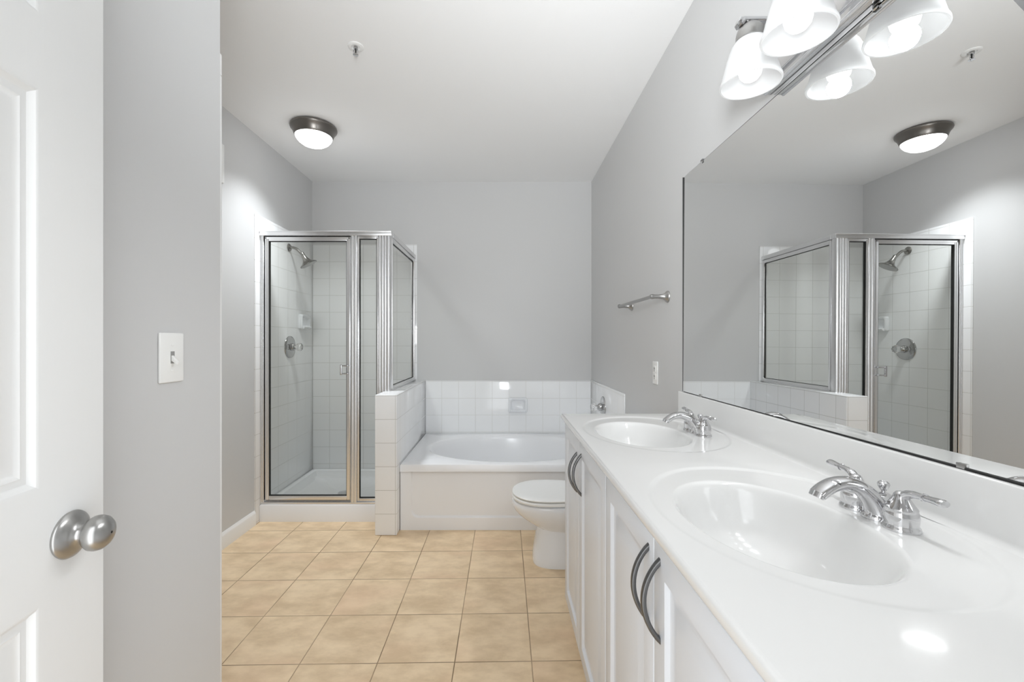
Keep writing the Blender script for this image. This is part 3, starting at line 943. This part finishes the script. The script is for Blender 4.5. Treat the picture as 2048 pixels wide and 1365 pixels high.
for y, z in ((1.766, MZ1), (1.774, MZ0), (0.772, MZ0), (0.95, MZ1)):
    b = new()
    x = mx(y, z)
    s = 1 if z > 1.5 else -1
    if s > 0:
        box(b, x - .004, RIGHT, y - .008, y + .008, z - .008, z - .0 + .006, .001)
    else:
        box(b, x - .004, RIGHT, y - .008, y + .008, z - .003, z + .007, .001)
    obj('clip', b, M['clear'] if s > 0 else M['nickel'], mi)

# ------------------------------------------------------------------ vanity light bar over the mirror
LY = (1.214, 1.018, 0.822, 0.626)
LX, RZ = 0.692, 2.000
vl = thing('vanity_light', (RIGHT, 0.92, 2.09), 'chrome bar light with four frosted bell shades above the mirror', 'wall light')
b = new()
box(b, RIGHT - .028, RIGHT, 0.53, 1.305, 2.022, 2.185, .003)
box(b, RIGHT - .036, RIGHT - .026, 0.550, 1.285, 2.050, 2.160, .004, 3)
for z in (2.026, 2.181):
    prism(b, [(RIGHT - .031 + .006 * math.cos(a), z + .006 * math.sin(a)) for a in [2 * PI * k / 12 for k in range(12)]], 'y', 0.53, 1.305)
obj('backplate', b, M['fixture'], vl)
def shade_prof():
    o_ = [(.0770, .000), (.0780, .003), (.0775, .008), (.0745, .014), (.0725, .020), (.0690, .034), (.0640, .054), (.0605, .068), (.0600, .072), (.0585, .074), (.0535, .092), (.0470, .108), (.0385, .120), (.0280, .127)]
    i_ = [(r - .004, t) for r, t in reversed(o_)]
    return o_ + i_
for y in LY:
    b = new()
    prism(b, [(RIGHT - .030, 2.172), (LX - .018, 2.172), (LX - .022, 2.163), (LX - .032, 2.160), (LX - .038, 2.170), (LX - .034, 2.182), (RIGHT - .030, 2.182)], 'y', y - .014, y + .014, .002)
    arm = obj('arm', b, M['chrome'], vl)
    b = new()
    lathe(b, ((.012, .173), (.018, .168), (.026, .161), (.034, .150), (.0365, .138), (.0365, .124), (.034, .122)), (LX, y, RZ), n=40)
    obj('socket_cup', b, M['nickel'], arm)
    b = new()
    pr = shade_prof()
    lathe(b, pr + [pr[0]], (LX, y, RZ), n=64, cap0=False, cap1=False)
    sd = obj('glass_shade', b, M['frost'], vl)
    b = new()
    lathe(b, ((.001, .009), (.010, .0105), (.019, .0155), (.0265, .025), (.0298, .038), (.0285, .050), (.0235, .063), (.0175, .076), (.0140, .090), (.0135, .118)), (LX, y, RZ), n=32)
    obj('bulb', b, M['bulb'], sd)
    # the bulb's own light out of the open bottom of its shade
    lp_ = bpy.data.lights.new('bulb_light', 'SPOT')
    lp_.energy, lp_.spot_size, lp_.spot_blend, lp_.shadow_soft_size, lp_.color = SPOT_W, math.radians(160), 0.4, 0.028, (0.97, 0.985, 1.0)
    lo = bpy.data.objects.new('bulb_light', lp_)
    lo.location = (LX, y, RZ - .004)
    C.objects.link(lo)

# ------------------------------------------------------------------ ceiling light, sprinkler, wall fittings
DOWN_W = 19.0
dn = bpy.data.lights.new('dome_downlight', 'AREA')
dn.shape, dn.size, dn.energy, dn.color = 'DISK', 0.21, DOWN_W, (0.93, 0.97, 1.0)
dno = bpy.data.objects.new('dome_downlight', dn)
dn.spread = math.radians(112)
dno.location = (-1.277, 2.962, ROOM_H - 0.074)
C.objects.link(dno)
cl = thing('ceiling_light', (-1.277, 2.962, ROOM_H), 'round flush ceiling light with a dark metal ring and lit glass dome', 'ceiling light')
o = (-1.277, 2.962, ROOM_H)
b = new()
lathe(b, ((.140, 0), (.149, -.006), (.151, -.013), (.148, -.021), (.139, -.031), (.131, -.046), (.126, -.060), (.122, -.070), (.119, -.073), (.117, -.070)), o, n=72, cap1=False)
obj('ring', b, M['bronze'], cl)
b = new()
lathe(b, ((.118, -.062), (.1175, -.072), (.112, -.086), (.098, -.103), (.076, -.119), (.048, -.130), (.020, -.135), (.001, -.136)), o, n=64)
obj('glass_dome', b, M['dome'], cl)

sk = thing('fire_sprinkler', (-0.722, 2.155, ROOM_H), 'small pendent fire sprinkler with a round plate on the ceiling', 'sprinkler')
o = Vector((-0.722, 2.155, ROOM_H))
b = new()
lathe(b, ((.038, 0), (.038, -.003), (.034, -.006), (.022, -.006), (.018, -.001), (.012, -.001)), o, n=40); obj('escutcheon', b, M['trim'], sk)
b = new()
lathe(b, ((.011, -.001), (.011, -.014), (.007, -.016)), o, n=20)
for s in (-1, 1):
    tube(b, [o + Vector((s * .009, 0, -.014)), o + Vector((s * .0115, 0, -.024)), o + Vector((s * .008, 0, -.034)), o + Vector((s * .002, 0, -.040))], .0022, 10)
obj('frame', b, M['chrome'], sk)
b = new(); lathe(b, ((.0035, -.015), (.0035, -.037)), o, n=12); obj('heat_bulb', b, M['seal'], sk)
b = new(); lathe(b, ((.004, -.038), (.0135, -.041), (.0135, -.0425), (.003, -.044)), o, n=24); obj('deflector', b, M['chrome'], sk)

# towel bar
tb = thing('towel_bar', (RIGHT, 2.45, 1.505), 'satin metal towel bar on the right wall left of the mirror', 'towel bar')
for y in (2.150, 2.745):
    b = new()
    lathe(b, ((.029, 0), (.029, .004), (.026, .008), (.018, .016), (.0125, .026), (.0105, .050), (.0110, .068), (.0125, .078), (.0115, .086), (.006, .090)), (RIGHT, y, 1.505), (-1, 0, 0), 36)
    obj('post', b, M['nickel'], tb)
b = new(); lathe(b, ((.0085, 0), (.0085, .595)), (RIGHT - .078, 2.150, 1.505), (0, 1, 0), 24); obj('bar', b, M['nickel'], tb)

# light switch on the entry wall
sw = thing('light_switch', (ENTRY_X, 1.012, 1.248), 'white toggle light switch on the near left wall', 'light switch')
b = new(); box(b, ENTRY_X, ENTRY_X + .006, .976, 1.050, 1.190, 1.305, .003, 3); obj('cover_plate', b, M['plastic'], sw)
b = new(); prism(b, [(ENTRY_X + .004, 1.241), (ENTRY_X + .004, 1.255), (ENTRY_X + .020, 1.238), (ENTRY_X + .019, 1.231)], 'y', 1.009, 1.017, .001); obj('toggle', b, M['plastic'], sw)
b = new(); box(b, ENTRY_X + .005, ENTRY_X + .0064, 1.007, 1.019, 1.234, 1.262); obj('slot', b, plain('switch_slot', srgb(150, 150, 148), .5), sw)
for z in (1.277, 1.218):
    b = new(); lathe(b, ((.0035, .005), (.0035, .0068), (.002, .0075)), (ENTRY_X, 1.013, z), (1, 0, 0), 16); obj('screw', b, M['plastic'], sw)

# outlet on the right wall
ou = thing('wall_outlet', (RIGHT, 2.318, 1.115), 'white double outlet on the right wall below the towel bar', 'outlet')
b = new(); box(b, RIGHT - .006, RIGHT, 2.282, 2.354, 1.056, 1.178, .003, 3); obj('cover_plate', b, M['plastic'], ou)
gs = plain('socket_slot', srgb(90, 90, 88), .5)
for z in (1.137, 1.097):
    b = new(); box(b, RIGHT - .008, RIGHT - .004, 2.301, 2.335, z - .016, z + .016, .0015); rc = obj('receptacle', b, M['plastic'], ou)
    b = new()
    for dy in (-.007, .007): box(b, RIGHT - .0086, RIGHT - .007, 2.318 + dy - .0015, 2.318 + dy + .0015, z - .003, z + .008)
    box(b, RIGHT - .0086, RIGHT - .007, 2.315, 2.321, z - .012, z - .007)
    obj('slots', b, gs, rc)

# vent cover high on the left wall, mostly hidden by the near corner
vt = thing('wall_vent', (LEFT, 2.58, 2.38), 'pale rectangular vent cover high on the left wall, mostly behind the near corner', 'vent')
b = new()
y0, y1, z0, z1 = 2.35, 2.705, 2.262, 2.502
for q in ((y0, y0 + .03, z0, z1), (y1 - .03, y1, z0, z1), (y0 + .03, y1 - .03, z0, z0 + .03), (y0 + .03, y1 - .03, z1 - .03, z1)):
    box(b, LEFT, LEFT + .012, *q, .004)
obj('frame', b, M['trim'], vt)
b = new()
for i in range(9):
    z = z0 + .036 + i * .0205
    prism(b, [(LEFT + .001, z), (LEFT + .003, z - .001), (LEFT + .010, z + .011), (LEFT + .008, z + .012)], 'y', y0 + .028, y1 - .028)
obj('louvre', b, M['trim'], vt)

# ------------------------------------------------------------------ entry door standing open against the near left wall
AL = math.radians(7.7)
E = Vector((-0.6605, 0.7225, 0))
ey = Vector((math.sin(AL), -math.cos(AL), 0))        # from the latch edge towards the hinge
nn = Vector((math.cos(AL), math.sin(AL), 0))         # out of the visible face
DWD, DTH, DZ0, DZ1 = 0.71, 0.035, 0.012, 2.036
dl = thing('entry_door', (E.x, E.y, 0), 'white six panel door standing open at the left edge', 'door')
us = [0, .115, .315, .395, .595, DWD]
zs = [DZ0, 0.245, 0.915, 1.0786, 1.638, 1.742, 1.925, DZ1]
steps = ((0, 0), (.004, -.0015), (.008, -.006), (.011, -.0075), (.018, -.0075), (.021, -.0065), (.026, -.009), (.030, -.0095), (.055, -.003), (.058, -.0028))
b = new()
for side in (0, 1):
    n_ = nn if side == 0 else -nn
    o_ = E if side == 0 else E - nn * DTH
    for i in range(5):
        for j in range(7):
            P0 = o_ + ey * us[i] + Vector((0, 0, zs[j]))
            wd, hg = us[i + 1] - us[i], zs[j + 1] - zs[j]
            if i in (1, 3) and j in (1, 3, 5):
                panel_loops(b, P0, ey, (0, 0, 1), wd, hg, n_, steps)
            else:
                b.faces.new([b.verts.new(P0 + ey * a + Vector((0, 0, c))) for a, c in ((0, 0), (wd, 0), (wd, hg), (0, hg))])
bmesh.ops.remove_doubles(b, verts=b.verts[:], dist=0.0002)
def quad(*p): b.faces.new([b.verts.new(q) for q in p])
Zv = lambda z: Vector((0, 0, z))
for u_ in (0, DWD):
    quad(E + ey * u_ + Zv(DZ0), E + ey * u_ - nn * DTH + Zv(DZ0), E + ey * u_ - nn * DTH + Zv(DZ1), E + ey * u_ + Zv(DZ1))
for z in (DZ0, DZ1):
    quad(E + Zv(z), E + ey * DWD + Zv(z), E + ey * DWD - nn * DTH + Zv(z), E - nn * DTH + Zv(z))
bmesh.ops.remove_doubles(b, verts=b.verts[:], dist=0.0002)
obj('door_leaf', b, M['door'], dl, sharp=22)
for side in (1, -1):
    n_ = nn * side
    ko = E + ey * 0.0655 + Zv(0.9945) + (Vector((0, 0, 0)) if side == 1 else -nn * DTH)
    b = new()
    lathe(b, ((0.03390, 0.00000), (0.03491, 0.00234), (0.03390, 0.00468), (0.02834, 0.00858), (0.02024, 0.01248), (0.01380, 0.01560), (0.01196, 0.02028), (0.01196, 0.02496)), ko, n_, 48)
    rs = obj('rose', b, M['nickel'], dl, sharp=50)
    b = new()
    lathe(b, ((0.01150, 0.02418), (0.01380, 0.02457), (0.02162, 0.02808), (0.02530, 0.03354), (0.02594, 0.03900), (0.02438, 0.04524), (0.01978, 0.05070), (0.01196, 0.05499), (0.00414, 0.05694), (0.00202, 0.05710)), ko, n_, 48)
    kb = obj('knob', b, M['nickel'], dl, sharp=60)
    b = new(); lathe(b, ((0.00184, 0.05655), (0.00184, 0.05741)), ko, n_, 14); obj('keyhole', b, M['seal'], kb)
